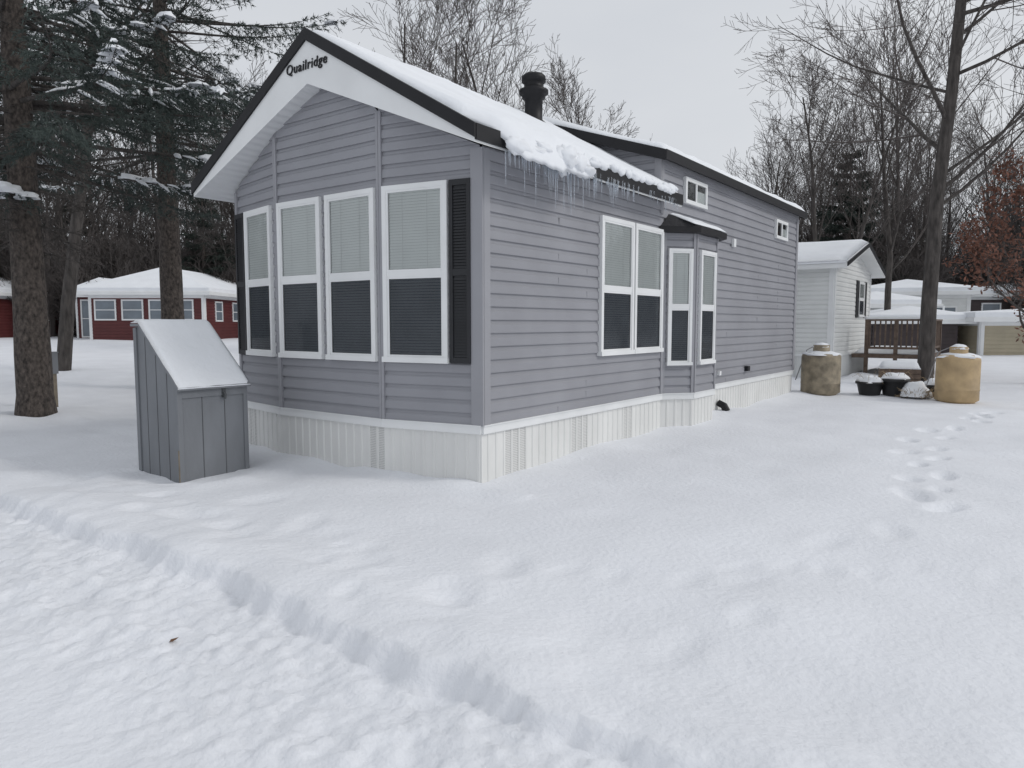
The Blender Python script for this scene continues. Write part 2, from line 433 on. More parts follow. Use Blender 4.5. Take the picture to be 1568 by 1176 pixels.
def slider(fr,s0,s1,z0,z1):
    c=.05
    fbox(w,fr,s0,s1,0,.055,z1-c,z1,0); fbox(w,fr,s0,s1,0,.06,z0,z0+c,0)
    fbox(w,fr,s0,s0+c,0,.055,z0+c,z1-c,0); fbox(w,fr,s1-c,s1,0,.055,z0+c,z1-c,0)
    m=(s0+s1)/2; fbox(w,fr,m-.02,m+.02,.02,.05,z0+c,z1-c,0)
    fbox(w,fr,s0+c,s1-c,.023,.026,z0+c,z1-c,3)
    fbox(w,fr,m+.02,s1-c,.027,.030,z0+c,z1-c-.08,1)
    w.quad(fr.L(s0+c,.036,z0+c),fr.L(s1-c,.036,z0+c),fr.L(s1-c,.036,z1-c),fr.L(s0+c,.036,z1-c),4)
slider(fR,4.20,4.94,3.02,3.36); slider(fR,8.12,8.80,2.93,3.26)
w.build('loft_windows',WM,home)
s=MB()
shutter(s,f1,.755,1.0-.035,1.08,2.68); shutter(s,f3,.02,.26,1.08,2.68)
s.build('shutters',['shut'],home)
k=MB()
ve=[(i*1.13+.34,i*1.13+.68) for i in range(0,9)]
skirting(k,f1,-.5,.46); skirting(k,f2,-.5,.46,[(1.35,1.6)]); skirting(k,f3,-.5,.46,[(.1,.45)])
skirting(k,Fr((0,0),(0,3.65)),-.5,.46,ve)
skirting(k,Fr((0,5.07),(0,LEN)),-.5,.46); skirting(k,fB,-.5,.46); skirting(k,fL,-.5,.46)
for g in (g1,g2,g3): skirting(k,g,-.5,.46)
k.build('skirting',['skirt','perf'],home)
k=MB()
for f in (f1,f2,f3,Fr((0,0),(0,3.65)),Fr((0,5.07),(0,LEN)),fB,fL,g1,g2,g3):
    fbox(k,f,-.005,f.len+.005,-.01,.030,.455,.525); fbox(k,f,-.01,f.len+.01,-.01,.042,.525,.535)
k.build('skirting_trim',['white'],home)
rf=MB()
xo=2.08
top=[(CX-xo,2.99),(CX,4.20),(CX+xo,2.99)]; bot=[(CX+xo,2.87),(CX,3.72),(CX-xo,2.87)]
YF=-.38; YE=3.62
q=lambda p,y:(p[0],y,p[1])
rf.quad(q(top[0],YF),q(top[1],YF),q(top[1],YE),q(top[0],YE),0); rf.quad(q(top[1],YF),q(top[2],YF),q(top[2],YE),q(top[1],YE),0)
rf.quad(q(bot[0],YF),q(bot[1],YF),q(bot[1],YE),q(bot[0],YE),1); rf.quad(q(bot[1],YF),q(bot[2],YF),q(bot[2],YE),q(bot[1],YE),1)
for yy in (YF,YE):
    rf.quad(q(top[0],yy),q(top[1],yy),q(bot[1],yy),q(bot[2],yy),2); rf.quad(q(top[1],yy),q(top[2],yy),q(bot[0],yy),q(bot[1],yy),2)
rf.quad(q(top[2],YF),q(top[2],YE),q(bot[0],YE),q(bot[0],YF),2); rf.quad(q(top[0],YF),q(top[0],YE),q(bot[2],YE),q(bot[2],YF),2)
rf.build('front_roof',['shingle','soffit','white'],home)
bl=MB()
def rake(x0,z0,x1,z1,y0,y1,up,dn):
    bl.prism([(x0,y0,z0+up),(x1,y0,z1+up),(x1,y0,z1-dn),(x0,y0,z0-dn)],[(x0,y1,z0+up),(x1,y1,z1+up),(x1,y1,z1-dn),(x0,y1,z0-dn)])
rake(CX,4.2,CX+xo+.015,2.98,YF-.022,YF+.02,.035,.08); rake(CX-xo-.015,2.98,CX,4.2,YF-.022,YF+.02,.035,.08)
bl.box((CX+xo,YF,2.89),(CX+xo+.02,YE,3.015)); bl.box((CX-xo-.02,YF,2.89),(CX-xo,YE,3.015))
LX=1.96
lz=lambda x:LA-LP*abs(x-CX)
rake(CX,LA,CX+LX,lz(CX+LX),YL-.16,YL-.13,.02,.11); rake(CX-LX,lz(CX-LX),CX,LA,YL-.16,YL-.13,.02,.11)
rake(CX,LA,CX+LX,lz(CX+LX),LEN+.10,LEN+.13,.02,.10); rake(CX-LX,lz(CX-LX),CX,LA,LEN+.10,LEN+.13,.02,.10)
ze=lz(CX+LX)
bl.box((CX+LX,YL-.16,ze-.10),(CX+LX+.03,LEN+.13,ze+.015)); bl.box((CX-LX-.03,YL-.16,ze-.10),(CX-LX,LEN+.13,ze+.015))
bl.build('black_roof_edging',['black'],home)
lr=MB()
for sgn in (1,-1):
    lr.prism([(CX,YL-.13,LA),(CX+sgn*LX,YL-.13,ze),(CX+sgn*LX,YL-.13,ze-.08),(CX,YL-.13,LA-.10)],[(CX,LEN+.10,LA),(CX+sgn*LX,LEN+.10,ze),(CX+sgn*LX,LEN+.10,ze-.08),(CX,LEN+.10,LA-.10)],0)
lr.build('loft_roof',['shingle'],home)
br=MB()
o=.09
pl=[(0.02,3.50),(.30+o,3.92),(.30+o,4.82),(.02,5.22)]
br.prism([(x,y,2.575) for x,y in pl],[(x,y,2.65) for x,y in pl],0)
br.poly([(.39,3.93,2.652),(.39,4.80,2.652),(.02,4.9,2.82),(.02,3.75,2.82)],1)
br.poly([(.02,3.52,2.652),(.39,3.93,2.652),(.02,3.75,2.82)],1); br.poly([(.39,4.80,2.652),(.02,5.2,2.652),(.02,4.9,2.82)],1)
br.build('bay_roof',['black','shingle'],home)
sn=MB()
def P_front(u,v):
    y=YF+.04+u*(YE-YF-.06)
    ov=.15*ss(-.2,.15,y)*(1-ss(1.1,1.5,y))+.03*ss(3.0,3.3,y)+(-.05)*ss(1.1,1.5,y)-.18*(1-ss(-.35,.0,y))
    ov+=.06*N3(y*2.6,7)+.03*N3(y*7,3)
    x0=CX-xo-.02; x1=CX+xo+ov
    x=x0+(x1-x0)*v
    z=4.2-.582*math.sqrt((x-CX)**2+.004)
    e=x-(CX+xo-.02)
    if e>0: z-= 2.2*e*e+.25*e
    return (x,y+.0,z)
def H_front(u,v,p):
    du=min(u,1)*(YE-YF); dv=min(v,1-v)*4.3
    t=.092+.025*N3(p[0]*.9,p[1]*.9,3)+.015*N3(p[0]*3.2,p[1]*3.2)+.05*ss(1.0,2.0,p[0]-CX)*(1-ss(1.0,1.7,p[1]))
    return max(.02,t*(.25+.75*rnd(du,.10))*(.35+.65*rnd(dv,.14)))
snow_sheet(sn,P_front,70,90,H_front)
def P_loft(u,v):
    y=YL-.13+u*(LEN-YL+.24); x=CX-LX-.01+v*(2*LX+.02+.03*N3(y*2,4))
    return (x,y,LA-LP*math.sqrt((x-CX)**2+.004))
def H_loft(u,v,p):
    du=min(u,1-u)*6.3; dv=min(v,1-v)*4
    t=.10+.03*N3(p[0]*.9,p[1]*.9,9)+.02*N3(p[0]*4,p[1]*4)
    return max(.02,t*(.3+.7*rnd(du,.12))*(.35+.65*rnd(dv,.12)))
snow_sheet(sn,P_loft,80,50,H_loft)
def P_bay(u,v):
    y=3.80+u*1.1; x=.02+v*.33; return (x,y,2.82-.45*(x-.02)+.003)
snow_sheet(sn,P_bay,14,6,lambda u,v,p: max(.008,.03*rnd(min(u,1-u)*1.1,.1)*(.5+.5*rnd(1-v,.3))+.01*N3(p[1]*6,p[0]*6)))
sn.build('roof_snow',['snowroof'],home,True)
lm=MB(); ri=random.Random(3)
for i in range(16):
    y=ri.uniform(.05,1.35); lm.blob((CX+xo+ri.uniform(.04,.12),y,2.93+ri.uniform(-.05,.05)),(ri.uniform(.04,.08),ri.uniform(.06,.16),ri.uniform(.04,.10)),0,i,12,8,.5,False)
for i in range(26):
    y=ri.uniform(1.4,3.5); lm.blob((CX+xo+.02,y,3.02+ri.uniform(-.015,.03)),(ri.uniform(.03,.05),ri.uniform(.05,.11),ri.uniform(.03,.05)),0,i,10,6,.3,False)
lm.build('eave_snow_lumps',['snowroof'],home,True)
ic=MB()
for i in range(130):
    y=abs(ri.gauss(.9,1.0)) if i<70 else ri.uniform(.0,3.55)
    if y>3.55: continue
    l=ri.uniform(.05,.18)*(1.9 if ri.random()<.3 else 1)*(1.3 if y<2.4 else .8)
    x=CX+xo+.012+ri.uniform(-.01,.10 if y<1.3 else .015); z=2.93-(.05 if y<1.3 else 0)+ri.uniform(-.01,.01)
    ic.tube([V((x,y,z)),V((x,y,z-.5*l)),V((x+.003,y,z-l))],[ri.uniform(.006,.012),.0045,.001],6)
ic.build('icicles',['ice'],home,True)
pp=MB()
pp.lathe((-1.5,2.92,3.95),[(.17,0),(.17,.05),(.115,.10),(.115,.36),(.15,.37),(.15,.41),(.19,.43),(.19,.47),(.125,.50),(.125,.565),(.155,.575),(.155,.64),(.13,.665),(.04,.675)],28)
pp.build('flue_pipe',['black'],home,True)
fx=MB()
fbox(fx,fR,6.02,6.11,.02,.06,2.60,2.72,0)
fbox(fx,fR,6.75,6.86,.02,.075,.66,.74,1); fbox(fx,fR,5.55,5.62,.02,.06,.66,.72,0)
fx.tube([V((.02,5.62,.24)),V((.11,5.62,.20)),V((.15,5.62,.12))],[.05,.055,.06],12,1,True)
fx.build('wall_fixtures',['white','black'],home)
cu=bpy.data.curves.new('gable_lettering','FONT'); cu.body='Quailridge'; cu.size=.13; cu.shear=.1; cu.extrude=.004; cu.offset=.001; cu.space_character=1.12
cu.materials.append(M['black'])
to=bpy.data.objects.new('gable_lettering',cu); scene.collection.objects.link(to); to.parent=home
to.location=(-2.14,YF-.008,3.85); to.rotation_euler=(math.radians(90),0,0)

# ------------------------------------------------------------------ utility bin (slant lid)
bx,by=-2.24,-1.55
ub=empty('slant_top_storage_bin',(bx,by,gh(bx,by)-.06),math.radians(-2))
D,Wd,HF,HB=.80,.66,.92,1.46
m=MB()
ring=lambda y:[(0,y,-.2),(0,y,HF),(-D+.14,y,HB),(-D,y,HB),(-D,y,-.2)]
m.prism(ring(0),ring(Wd),0)
for i in range(1,4):
    x=-i*D/4
    zt=HF+(HB-HF)*min(1,(-x)/(D-.14))-.03
    m.box((x-.003,-.003,-.2),(x+.003,.0,zt),1)
for i in range(1,3): m.box((.0,i*Wd/3-.003,-.2),(.003,i*Wd/3+.003,HF-.06),1)
m.box((-.03,-.014,-.2),(.012,.03,HF-.02),2); m.box((-.02,Wd-.03,-.2),(.012,Wd+.012,HF-.02),2)
m.box((-D-.01,-.014,-.2),(-D+.05,.0,HB-.01),2)
m.box((0,.03,HF-.10),(.014,Wd-.03,HF-.03),0)
m.box((.0,-.02,-.2),(.016,-.014,.35),3)
m.build('bin_body',['shed','groove','shed','shededge'],ub)
m=MB()
sl=(HB-HF)/(D-.14)
m.prism([(.05,-.03,HF-.03),(-D+.14,-.03,HB+.004),(-D-.03,-.03,HB+.004),(-D-.03,-.03,HB+.03),(-D+.135,-.03,HB+.03),(.05,-.03,HF-.002)],
        [(.05,Wd+.03,HF-.03),(-D+.14,Wd+.03,HB+.004),(-D-.03,Wd+.03,HB+.004),(-D-.03,Wd+.03,HB+.03),(-D+.135,Wd+.03,HB+.03),(.05,Wd+.03,HF-.002)],0)
m.build('bin_lid',['shed'],ub)
m=MB()
def P_b(u,v):
    x=.052-u*(D+.075); z=HF+.004+sl*(-x+.01) if -x<D-.14 else HB+.03
    return (x,-.025+v*(Wd+.05),min(z+.012,HB+.034))
snow_sheet(m,P_b,30,20,lambda u,v,p:.010+.028*rnd(min(u,1-u)*.85,.06)*rnd(min(v,1-v)*.75,.05)+.005*N3(p[0]*6,p[1]*6))
m.build('bin_snow',['snowroof'],ub,True)
m=MB()
m.box((.014,Wd*.62,HF-.12),(.03,Wd*.62+.03,HF-.02),0); m.tube([V((.03,Wd*.62+.015,HF-.07)),V((.05,Wd*.62+.015,HF-.09)),V((.04,Wd*.62+.015,HF-.13))],[.012,.012,.012],8,0,True)
m.build('bin_hasp',['groove'],ub)

# ------------------------------------------------------------------ trees
def grow(mb,p,d,L,r,lv,mx,rng,nc,tips,rmin,up,jit,asc):
    n=8 if lv==0 else (6 if lv==1 else (4 if lv==2 else 3))
    pts=[p.copy()]; rad=[r]; dd=d.copy()
    for i in range(n):
        dd=dd+V((rng.gauss(0,jit),rng.gauss(0,jit),rng.gauss(0,jit)*.6+up)); dd.normalize()
        pts.append(pts[-1]+dd*(L/n)); t=(i+1)/n
        rad.append(max(rmin,r*(1-t*(.80 if lv<mx else .75))))
    mb.tube(pts,rad,(10 if lv==0 else 6 if lv==1 else 4 if lv==2 else 3),0 if lv<2 else 1)
    if lv>=mx: tips.append(pts[-1]); tips.append(pts[-2]); return
    k=nc[lv]
    t0=asc[2] if lv==0 else .18
    lf=asc[3] if lv==0 and len(asc)>3 else 1
    for i in range(k):
        t=t0+(1-t0)*(i+rng.random()*.8)/k
        fi=t*n; a=min(int(fi),n-1); q=pts[a].lerp(pts[a+1],fi-a); rr=rad[a]+(rad[a+1]-rad[a])*(fi-a)
        ax=(pts[a+1]-pts[a]).normalized()
        o=V((rng.gauss(0,1),rng.gauss(0,1),rng.gauss(0,1)*.6)); o=(o-ax*o.dot(ax)).normalized()
        ang=math.radians(rng.uniform(asc[0],asc[1])) if lv<2 else math.radians(rng.uniform(22,52))
        cd=ax*math.cos(ang)+o*math.sin(ang)
        cl=L*rng.uniform(.34,.50)*(1.2-.6*t)*lf if lv==0 else L*rng.uniform(.38,.60)*(1.2-.5*t)
        grow(mb,q,cd,cl,max(rmin,rr*rng.uniform(.38,.58)*(lf**.5)),lv+1,mx,rng,nc,tips,rmin,.07,jit*1.35 if lv<2 else jit,asc)
def bare_mesh(seed,H,r,nc,rmin=.005,lean=(0,0),fork=0,asc=(24,46,.32)):
    rng=random.Random(seed); mb=MB(); tips=[]
    d=V((lean[0],lean[1],1)).normalized()
    if fork:
        for i in range(fork):
            a=i*2*math.pi/fork+rng.random()
            grow(mb,V((0.08*math.cos(a),.08*math.sin(a),-.3)),(d+V((math.cos(a),math.sin(a),0))*rng.uniform(.08,.16)).normalized(),H*rng.uniform(.8,1),r*rng.uniform(.7,1),0,len(nc),rng,nc,tips,rmin,.03,.04,asc)
    else: grow(mb,V((0,0,-.3)),d,H,r,0,len(nc),rng,nc,tips,rmin,.03,.04,asc)
    return mb,tips
def bare_tree(name,x,y,seed,H,r,nc,rmin=.005,lean=(0,0),fork=0,mats=('bark2','twig'),asc=(24,46,.32)):
    mb,tips=bare_mesh(seed,H,r,nc,rmin,lean,fork,asc)
    e=empty(name,(x,y,gh(x,y))); mb.build('trunk_and_limbs',list(mats),e,True)
    return e,tips

def spruce(name,x,y,H,r0,zmin,R,seed,step=.28,nb=5,snowp=.25,zfine=8,fine=.042,mat='needle',bark='bark',tw=.12,blen=.07,inner=.18,sparse=0,bw=.12):
    rng=random.Random(seed); nr=np.random.default_rng(seed)
    e=empty(name,(x,y,gh(x,y)))
    wd=MB(); sn=MB(); segs=[]
    pts=[];rad=[]
    for i in range(25):
        t=i/24; pts.append(V((.06*math.sin(t*5+seed),.05*math.cos(t*4),-.3+t*(H+.3)))); rad.append(r0*(1-t)**.9+.01 + (r0*.3 if i==0 else 0)+rng.uniform(-.01,.01))
    wd.tube(pts,rad,16,0)
    if sparse:
        z=zmin-1.3
        while z<zmin+2.5:
            a=rng.uniform(0,6.28); L=rng.uniform(.8,R*.75)
            p=V((0,0,z)); d=V((math.cos(a),math.sin(a),0)); dr=rng.uniform(.1,.35)
            bp=[p+d*L*t+V((0,0,-dr*L*t**1.4)) for t in (0,.25,.5,.75,1)]
            wd.tube(bp,[.018,.014,.01,.007,.003],4,1)
            for q_ in range(int(L*13)):
                t=rng.uniform(.2,.999)*4; i=int(t); s0=bp[i].lerp(bp[i+1],t-i); l=rng.uniform(.15,.5)
                dv=(d*rng.uniform(.2,1)+V((rng.gauss(0,.8),rng.gauss(0,.8),-rng.uniform(.0,.7)))).normalized()
                s1=s0+dv*l; wd.tube([s0,s0.lerp(s1,.5)+V((0,0,.01)),s1],[.005,.004,.002],3,1)
                for w_ in range(2):
                    s2=s0.lerp(s1,rng.uniform(.3,.9)); wd.tube([s2,s2+(dv+V((rng.gauss(0,.6),rng.gauss(0,.6),rng.gauss(0,.4)))).normalized()*l*.5],[.003,.002],3,1)
            z+=rng.uniform(.04,.11)
    z=zmin
    while z<H-.2:
        f=(z-zmin)/(H-zmin); fineq=z<zfine
        for b in range(nb):
            a=rng.uniform(0,6.283); L=R*(1-f)**.8*rng.uniform(.6,1.1)+.15
            d=V((math.cos(a),math.sin(a),0)); pr=V((-d.y,d.x,0)); dr=rng.uniform(.20,.36)*(1-.6*f); zz=z+rng.uniform(-.15,.15)
            n=7; bp=[]
            for i in range(n+1):
                t=i/n; bp.append(d*(L*t)+pr*(.08*L*math.sin(t*3+a))+V((0,0,zz+L*(.08*t-dr*t**1.6+.13*t**4))))
            wd.tube(bp,[max(.004,.034*(L/4+.2)*(1-i/n)) for i in range(n+1)],5,1)
            def at(t):
                g=min(t,.9999)*n; i=int(g); return bp[i].lerp(bp[i+1],g-i)
            t=inner
            stp=(tw if fineq else tw*2.0)/L
            snowy=rng.random()<snowp*1.6
            while t<1:
                for sg in (-1,1):
                    p=at(t); tl=(.75*(1-t)**.8+.16)*rng.uniform(.6,1.1)*min(1,L/2.5+.2)
                    fw=(at(min(1,t+.05))-at(t-.05)).normalized()
                    ca=rng.uniform(.45,.75); td=(fw*ca+pr*sg*math.sqrt(1-ca*ca)+V((0,0,-rng.uniform(.12,.5)))).normalized()
                    if rng.random()<.15: continue
                    q=p+td*tl
                    segs.append((p,q,fineq))
                    nsub=3 if fineq else 1
                    for kx in range(nsub):
                        u=rng.uniform(.2,.9); s0=p.lerp(q,u); sd_=(td+V((rng.gauss(0,.5),rng.gauss(0,.5),-rng.uniform(.1,.7)))).normalized()
                        segs.append((s0,s0+sd_*tl*rng.uniform(.3,.55),fineq))
                    if snowy and t>.4 and rng.random()<.40:
                        w_=rng.uniform(.015,.034)*(1 if fineq else 1.5)
                        o=V((0,0,.025))
                        sn.tube([p+o,p.lerp(q,.3)+o*1.2,p.lerp(q,.65)+o*1.2,q+o*.3],[w_*.5,w_*1.1,w_,.005],6,0)
                t+=stp*rng.uniform(.8,1.2)
            segs.append((bp[-2],bp[-1]+d*.1,fineq))
            if snowy and fineq:
                for kx in range(rng.randint(1,4)):
                    t=rng.uniform(.5,.98); p=at(t); sn.blob((p.x,p.y,p.z+.0),(rng.uniform(.08,.22),rng.uniform(.08,.22),rng.uniform(.05,.10)),0,kx+b,9,4,.5)
        z+=step*(1 if fineq else 1.5)
    if sparse==2:
        p=V((.25,-.28,3.35)); wd.tube([V((0,0,3.2)),p],[.05,.03],6,1)
        for j,(dx,dy,dz,rx) in enumerate(((.25,-.28,0,.30),(.42,-.10,-.05,.20),(.05,-.42,-.04,.22),(-.12,-.50,-.08,.15))):
            sn.blob((dx,dy,3.36+dz),(rx,rx*.8,rx*.5),0,3+j,16,7,.6)
        for i in range(46):
            a=rng.uniform(0,6.28); s0=V((.18+.32*math.cos(a),-.28+.24*math.sin(a),3.35)); segs.append((s0,s0+V((.22*math.cos(a),.22*math.sin(a),-rng.uniform(.05,.30))),True))
    wd.build('trunk_and_branches',[bark,'bark2'],e,True)
    if snowp>0: sn.build('branch_snow',['snowroof'],e,True)
    A=np.array([s[0][:] for s in segs]); B=np.array([s[1][:] for s in segs]); fq=np.array([s[2] for s in segs])
    ln=np.linalg.norm(B-A,axis=1); cnt=np.maximum(3,(2*ln/np.where(fq,fine,fine*2.4))).astype(int)
    idx=np.repeat(np.arange(len(A)),cnt); T=nr.random(len(idx))[:,None]
    Dn=((B-A)/ln[:,None])[idx]; base=A[idx]+(B-A)[idx]*T
    rv=nr.normal(size=(len(idx),3)); rv-=Dn*(rv*Dn).sum(1)[:,None]; rv/=np.linalg.norm(rv,axis=1)[:,None]
    sc=np.where(fq[idx],1,2.0)[:,None]
    bd=Dn*.75+rv*.75; Lb=blen*sc*nr.uniform(.7,1.25,(len(idx),1))
    wv=np.cross(bd,nr.normal(size=bd.shape)); wv/=np.linalg.norm(wv,axis=1)[:,None]; wv*=blen*bw*sc
    vs=np.stack([base-wv,base+wv,base+bd*Lb],1).reshape(-1,3)
    tri_mesh('needles',vs,mat,e)
    print(name,len(vs)//3)
    return e

spruce('spruce_tree',-8.75,-.40,15,.25,3.9,4.3,11,step=.32,nb=6,snowp=.30,zfine=7.6,inner=.35,sparse=2)
spruce('spruce_tree',-11.6,3.4,16,.26,5.2,4.6,23,step=.38,nb=5,snowp=.28,zfine=9,fine=.06,blen=.085,tw=.15,inner=.35,sparse=1)
AS=(20,40,.3)
bare_tree('bare_tree',1.79,13.4,4,18,.175,[34,8,6,4],.0045,(-.0,.03),asc=(48,80,.22,.55))
bare_tree('bare_tree',-18.0,3.6,8,17,.20,[13,7,6],.007,(.02,0),asc=AS)
bare_tree('bare_tree',-2.6,23.5,12,10.5,.14,[11,7,6,4],.006,(.0,.0),2,asc=AS)
bare_tree('bare_tree',-1.0,25.5,15,10.5,.14,[11,7,6,4],.006,asc=AS)
bare_tree('bare_tree',7.0,15.6,21,13,.13,[12,7,5,4],.005,(-.02,.02),asc=AS)
bare_tree('bare_tree',-14.5,15.0,31,13,.17,[11,7,5,4],.007,(0,0),2,asc=AS)
bare_tree('bare_tree',-12.4,17.5,33,12,.15,[11,7,5,4],.007,asc=AS)
bare_tree('bare_tree',-13.2,27.5,35,11.5,.16,[11,7,5,3],.009,asc=AS)
CAMX,CAMY=3.99,-4.885
def site(lat,fw): return (CAMX+lat*.801-fw*.599, CAMY+lat*.599+fw*.801)
x,y=site(12.3,17.0)
e,tips=bare_tree('oak_tree_with_dry_leaves',x,y,44,4.8,.09,[13,7,6],.005,asc=(45,80,.25))
r_=random.Random(9); vs=[]
for p in tips:
    if p.z<1.1 or r_.random()<.30: continue
    for i in range(5):
        c=p+V((r_.gauss(0,.10),r_.gauss(0,.10),r_.gauss(0,.10))); a=V((r_.gauss(0,1),r_.gauss(0,1),r_.gauss(0,1))).normalized(); b=a.orthogonal().normalized(); l=r_.uniform(.04,.08)
        vs+= [c-a*l,c+b*l*.45,c+a*l,c-b*l*.45]
tri_mesh('dry_leaves',np.array([v[:] for v in vs]),'oakleaf',e,4)

x,y=site(18.3,39.5)
spruce('pine_tree',x,y,10.5,.18,1.2,2.9,51,step=.36,nb=7,snowp=0,zfine=0,fine=.028,mat='needlefar',tw=.09,blen=.11,bw=.16)
for i,(la,fw,hh) in enumerate(((-17.8,42,9),(-27,45,11),(-23,48,8))):
    x,y=site(la,fw); spruce('pine_tree',x,y,hh,.18,.8,2.7,60+i,step=.42,nb=6,snowp=0,zfine=0,fine=.035,mat='needlefar',tw=.11,blen=.11,bw=.16)
far=empty('distant_trees')
var=[]
for i,(H,r,nc,rm) in enumerate([(15,.19,[12,7,5],.012),(13,.16,[11,6,5],.011),(17,.21,[13,7,5],.013),(12,.14,[12,6,5],.011)]):
    mb,_=bare_mesh(100+i,H,r,nc,rm,asc=AS); o=mb.build('forest_tree',['twigfar','twigfar'],far,True); var.append(o)
for i in range(2):
    rng=random.Random(200+i); mb=MB(); tp=[]
    for j in range(10):
        a=rng.uniform(0,6.28); grow(mb,V((rng.uniform(-1.5,1.5),rng.uniform(-1,1),-.2)),V((.3*math.cos(a),.3*math.sin(a),1)).normalized(),rng.uniform(3,6),.035,0,3,rng,[9,5,4],tp,.012,.03,.08,(25,60,.12))
    o=mb.build('forest_brush',['twigfar','twigfar'],far,True); var.append(o)
rng=random.Random(77)
first=[True]*6
for i in range(720):
    azd=rng.uniform(-62,58); az=math.radians(azd)
    brush=i>=330
    dist=rng.uniform(45,92) if not brush else rng.uniform(44,70)
    x,y=site(math.sin(az)*dist,math.cos(az)*dist)
    k=rng.randrange(4) if not brush else 4+rng.randrange(2)
    if first[k]: o=var[k]; first[k]=False
    else:
        o=bpy.data.objects.new(var[k].name,var[k].data); scene.collection.objects.link(o); o.parent=far
    s_=rng.uniform(.55,.85) if azd>-12 else rng.uniform(.75,1.05)
    if brush: s_=rng.uniform(.8,1.3)
    o.location=(x,y,gh(x,y)-.1); o.rotation_euler=(0,0,rng.uniform(0,6.28)); o.scale=(s_,s_,s_*rng.uniform(.9,1.1))

# ------------------------------------------------------------------ neighbour white home
nb=empty('white_mobile_home')
X1=-.38; Y1=14.3; Y2=18.7; X0=-10.5; zb=.0; ze2=2.86; zp=3.45; ym=(Y1+Y2)/2
m=MB()
fs=Fr((X0,Y1),(X1,Y1)); fe=Fr((X1,Y1),(X1,Y2))
M['wsiding']=pmat('white_lap_siding',(.72,.73,.72),.5,.05,2)
siding(m,fs,.62,ze2,None,.118)
siding(m,fe,.62,zp,lambda z:(0,fe.len) if z<ze2 else ((z-ze2)/(zp-ze2)*fe.len/2, fe.len-(z-ze2)/(zp-ze2)*fe.len/2),.118)
siding(m,Fr((X1,Y2),(X0,Y2)),.62,ze2); siding(m,Fr((X0,Y2),(X0,Y1)),.62,ze2)
skirting(m,fs,-.3,.6); skirting(m,fe,-.3,.6)
for f,a in ((fs,fs.len),(fe,0)):
    fbox(m,f,(a-.11) if a else 0,a if a else .11,0,.036 if a else .034,.0,ze2,1)
fbox(m,fs,fs.len-1.0,fs.len-.9,0,.05,.0,ze2,1)
fbox(m,fe,fe.len-.1,fe.len,0,.034,0,ze2,1)
fbox(m,fs,0,fs.len,-.0,.04,.6,.66,1); fbox(m,fe,0,fe.len,-.0,.042,.6,.66,1)
m.build('walls',['wsiding','white'],nb)
m=MB()
ov=.3
for sg,ya in ((-1,Y1-ov),(1,Y2+ov)):
    zz=zp-(zp-ze2)/(ym-Y1)*(abs(ya-ym))
    m.prism([(X0-.2,ym,zp+.12),(X0-.2,ya,zz+.12),(X0-.2,ya,zz),(X0-.2,ym,zp)],[(X1+.35,ym,zp+.12),(X1+.35,ya,zz+.12),(X1+.35,ya,zz),(X1+.35,ym,zp)],0)
    m.prism([(X1+.352,ym,zp+.14),(X1+.352,ya,zz+.14),(X1+.352,ya,zz+.04),(X1+.352,ym,zp+.04)],[(X1+.375,ym,zp+.14),(X1+.375,ya,zz+.14),(X1+.375,ya,zz+.04),(X1+.375,ym,zp+.04)],1)
m.build('roof',['white','black'],nb)
m=MB()
def P_n(u,v):
    x=X0-.15+u*(X1-X0+.48); y=Y1-ov-.02+v*(Y2-Y1+2*ov+.04); return (x,y,zp+.125-(zp-ze2)/(ym-Y1)*math.sqrt((y-ym)**2+.01))
snow_sheet(m,P_n,60,30,lambda u,v,p:max(.03,(.17+.03*N3(p[0],p[1]))*(.4+.6*rnd(min(u,1-u)*11,.2))*(.4+.6*rnd(min(v,1-v)*5,.2))))
m.build('roof_snow',['snowroof'],nb,True)
m=MB(); window(m,fe,2.75,3.45,1.62,2.6,.5); m.build('gable_window',WM,nb)
m=MB(); shutter(m,fe,2.45,2.72,1.60,2.62); shutter(m,fe,3.48,3.75,1.60,2.62); m.build('window_shutters',['shut'],nb)

dk=empty('wooden_deck',(.0,16.2,.1))
m=MB()
m.box((-.3,0,.42),(1.5,2.6,.50),0)
for i in range(9): m.box((-.3,i*.29,.50),(1.5,i*.29+.27,.525),0)
for x,y in ((0,.02),(1.42,.02),(1.42,1.3),(1.42,2.5),(.7,.02)): m.box((x,y,-.3),(x+.09,y+.09,1.45),0)
m.box((0,.01,1.40),(1.52,.12,1.45),0); m.box((1.41,.12,1.40),(1.52,2.6,1.45),0); m.box((0,.03,.66),(1.5,.08,.72),0); m.box((1.44,.08,.66),(1.49,2.6,.72),0)
for i in range(11): m.box((.1+i*.125,.04,.70),(.135+i*.125,.075,1.40),0)
for i in range(18): m.box((1.45,.15+i*.13,.70),(1.485,.185+i*.13,1.40),0)
m.build('deck_frame_and_railing',['wood'],dk)
m=MB(); snow_sheet(m,lambda u,v:(-.25+u*1.7,.1+v*2.4,.53),12,12,lambda u,v,p:.14*rnd(min(u,1-u)*1.7,.15)*rnd(min(v,1-v)*2.4,.15)+.02); snow_sheet(m,lambda u,v:(-.02+u*1.56,.0+v*.13,1.452),20,4,lambda u,v,p:.06*rnd(min(v,1-v),.4)+.01); m.build('deck_snow',['snowroof'],dk,True)

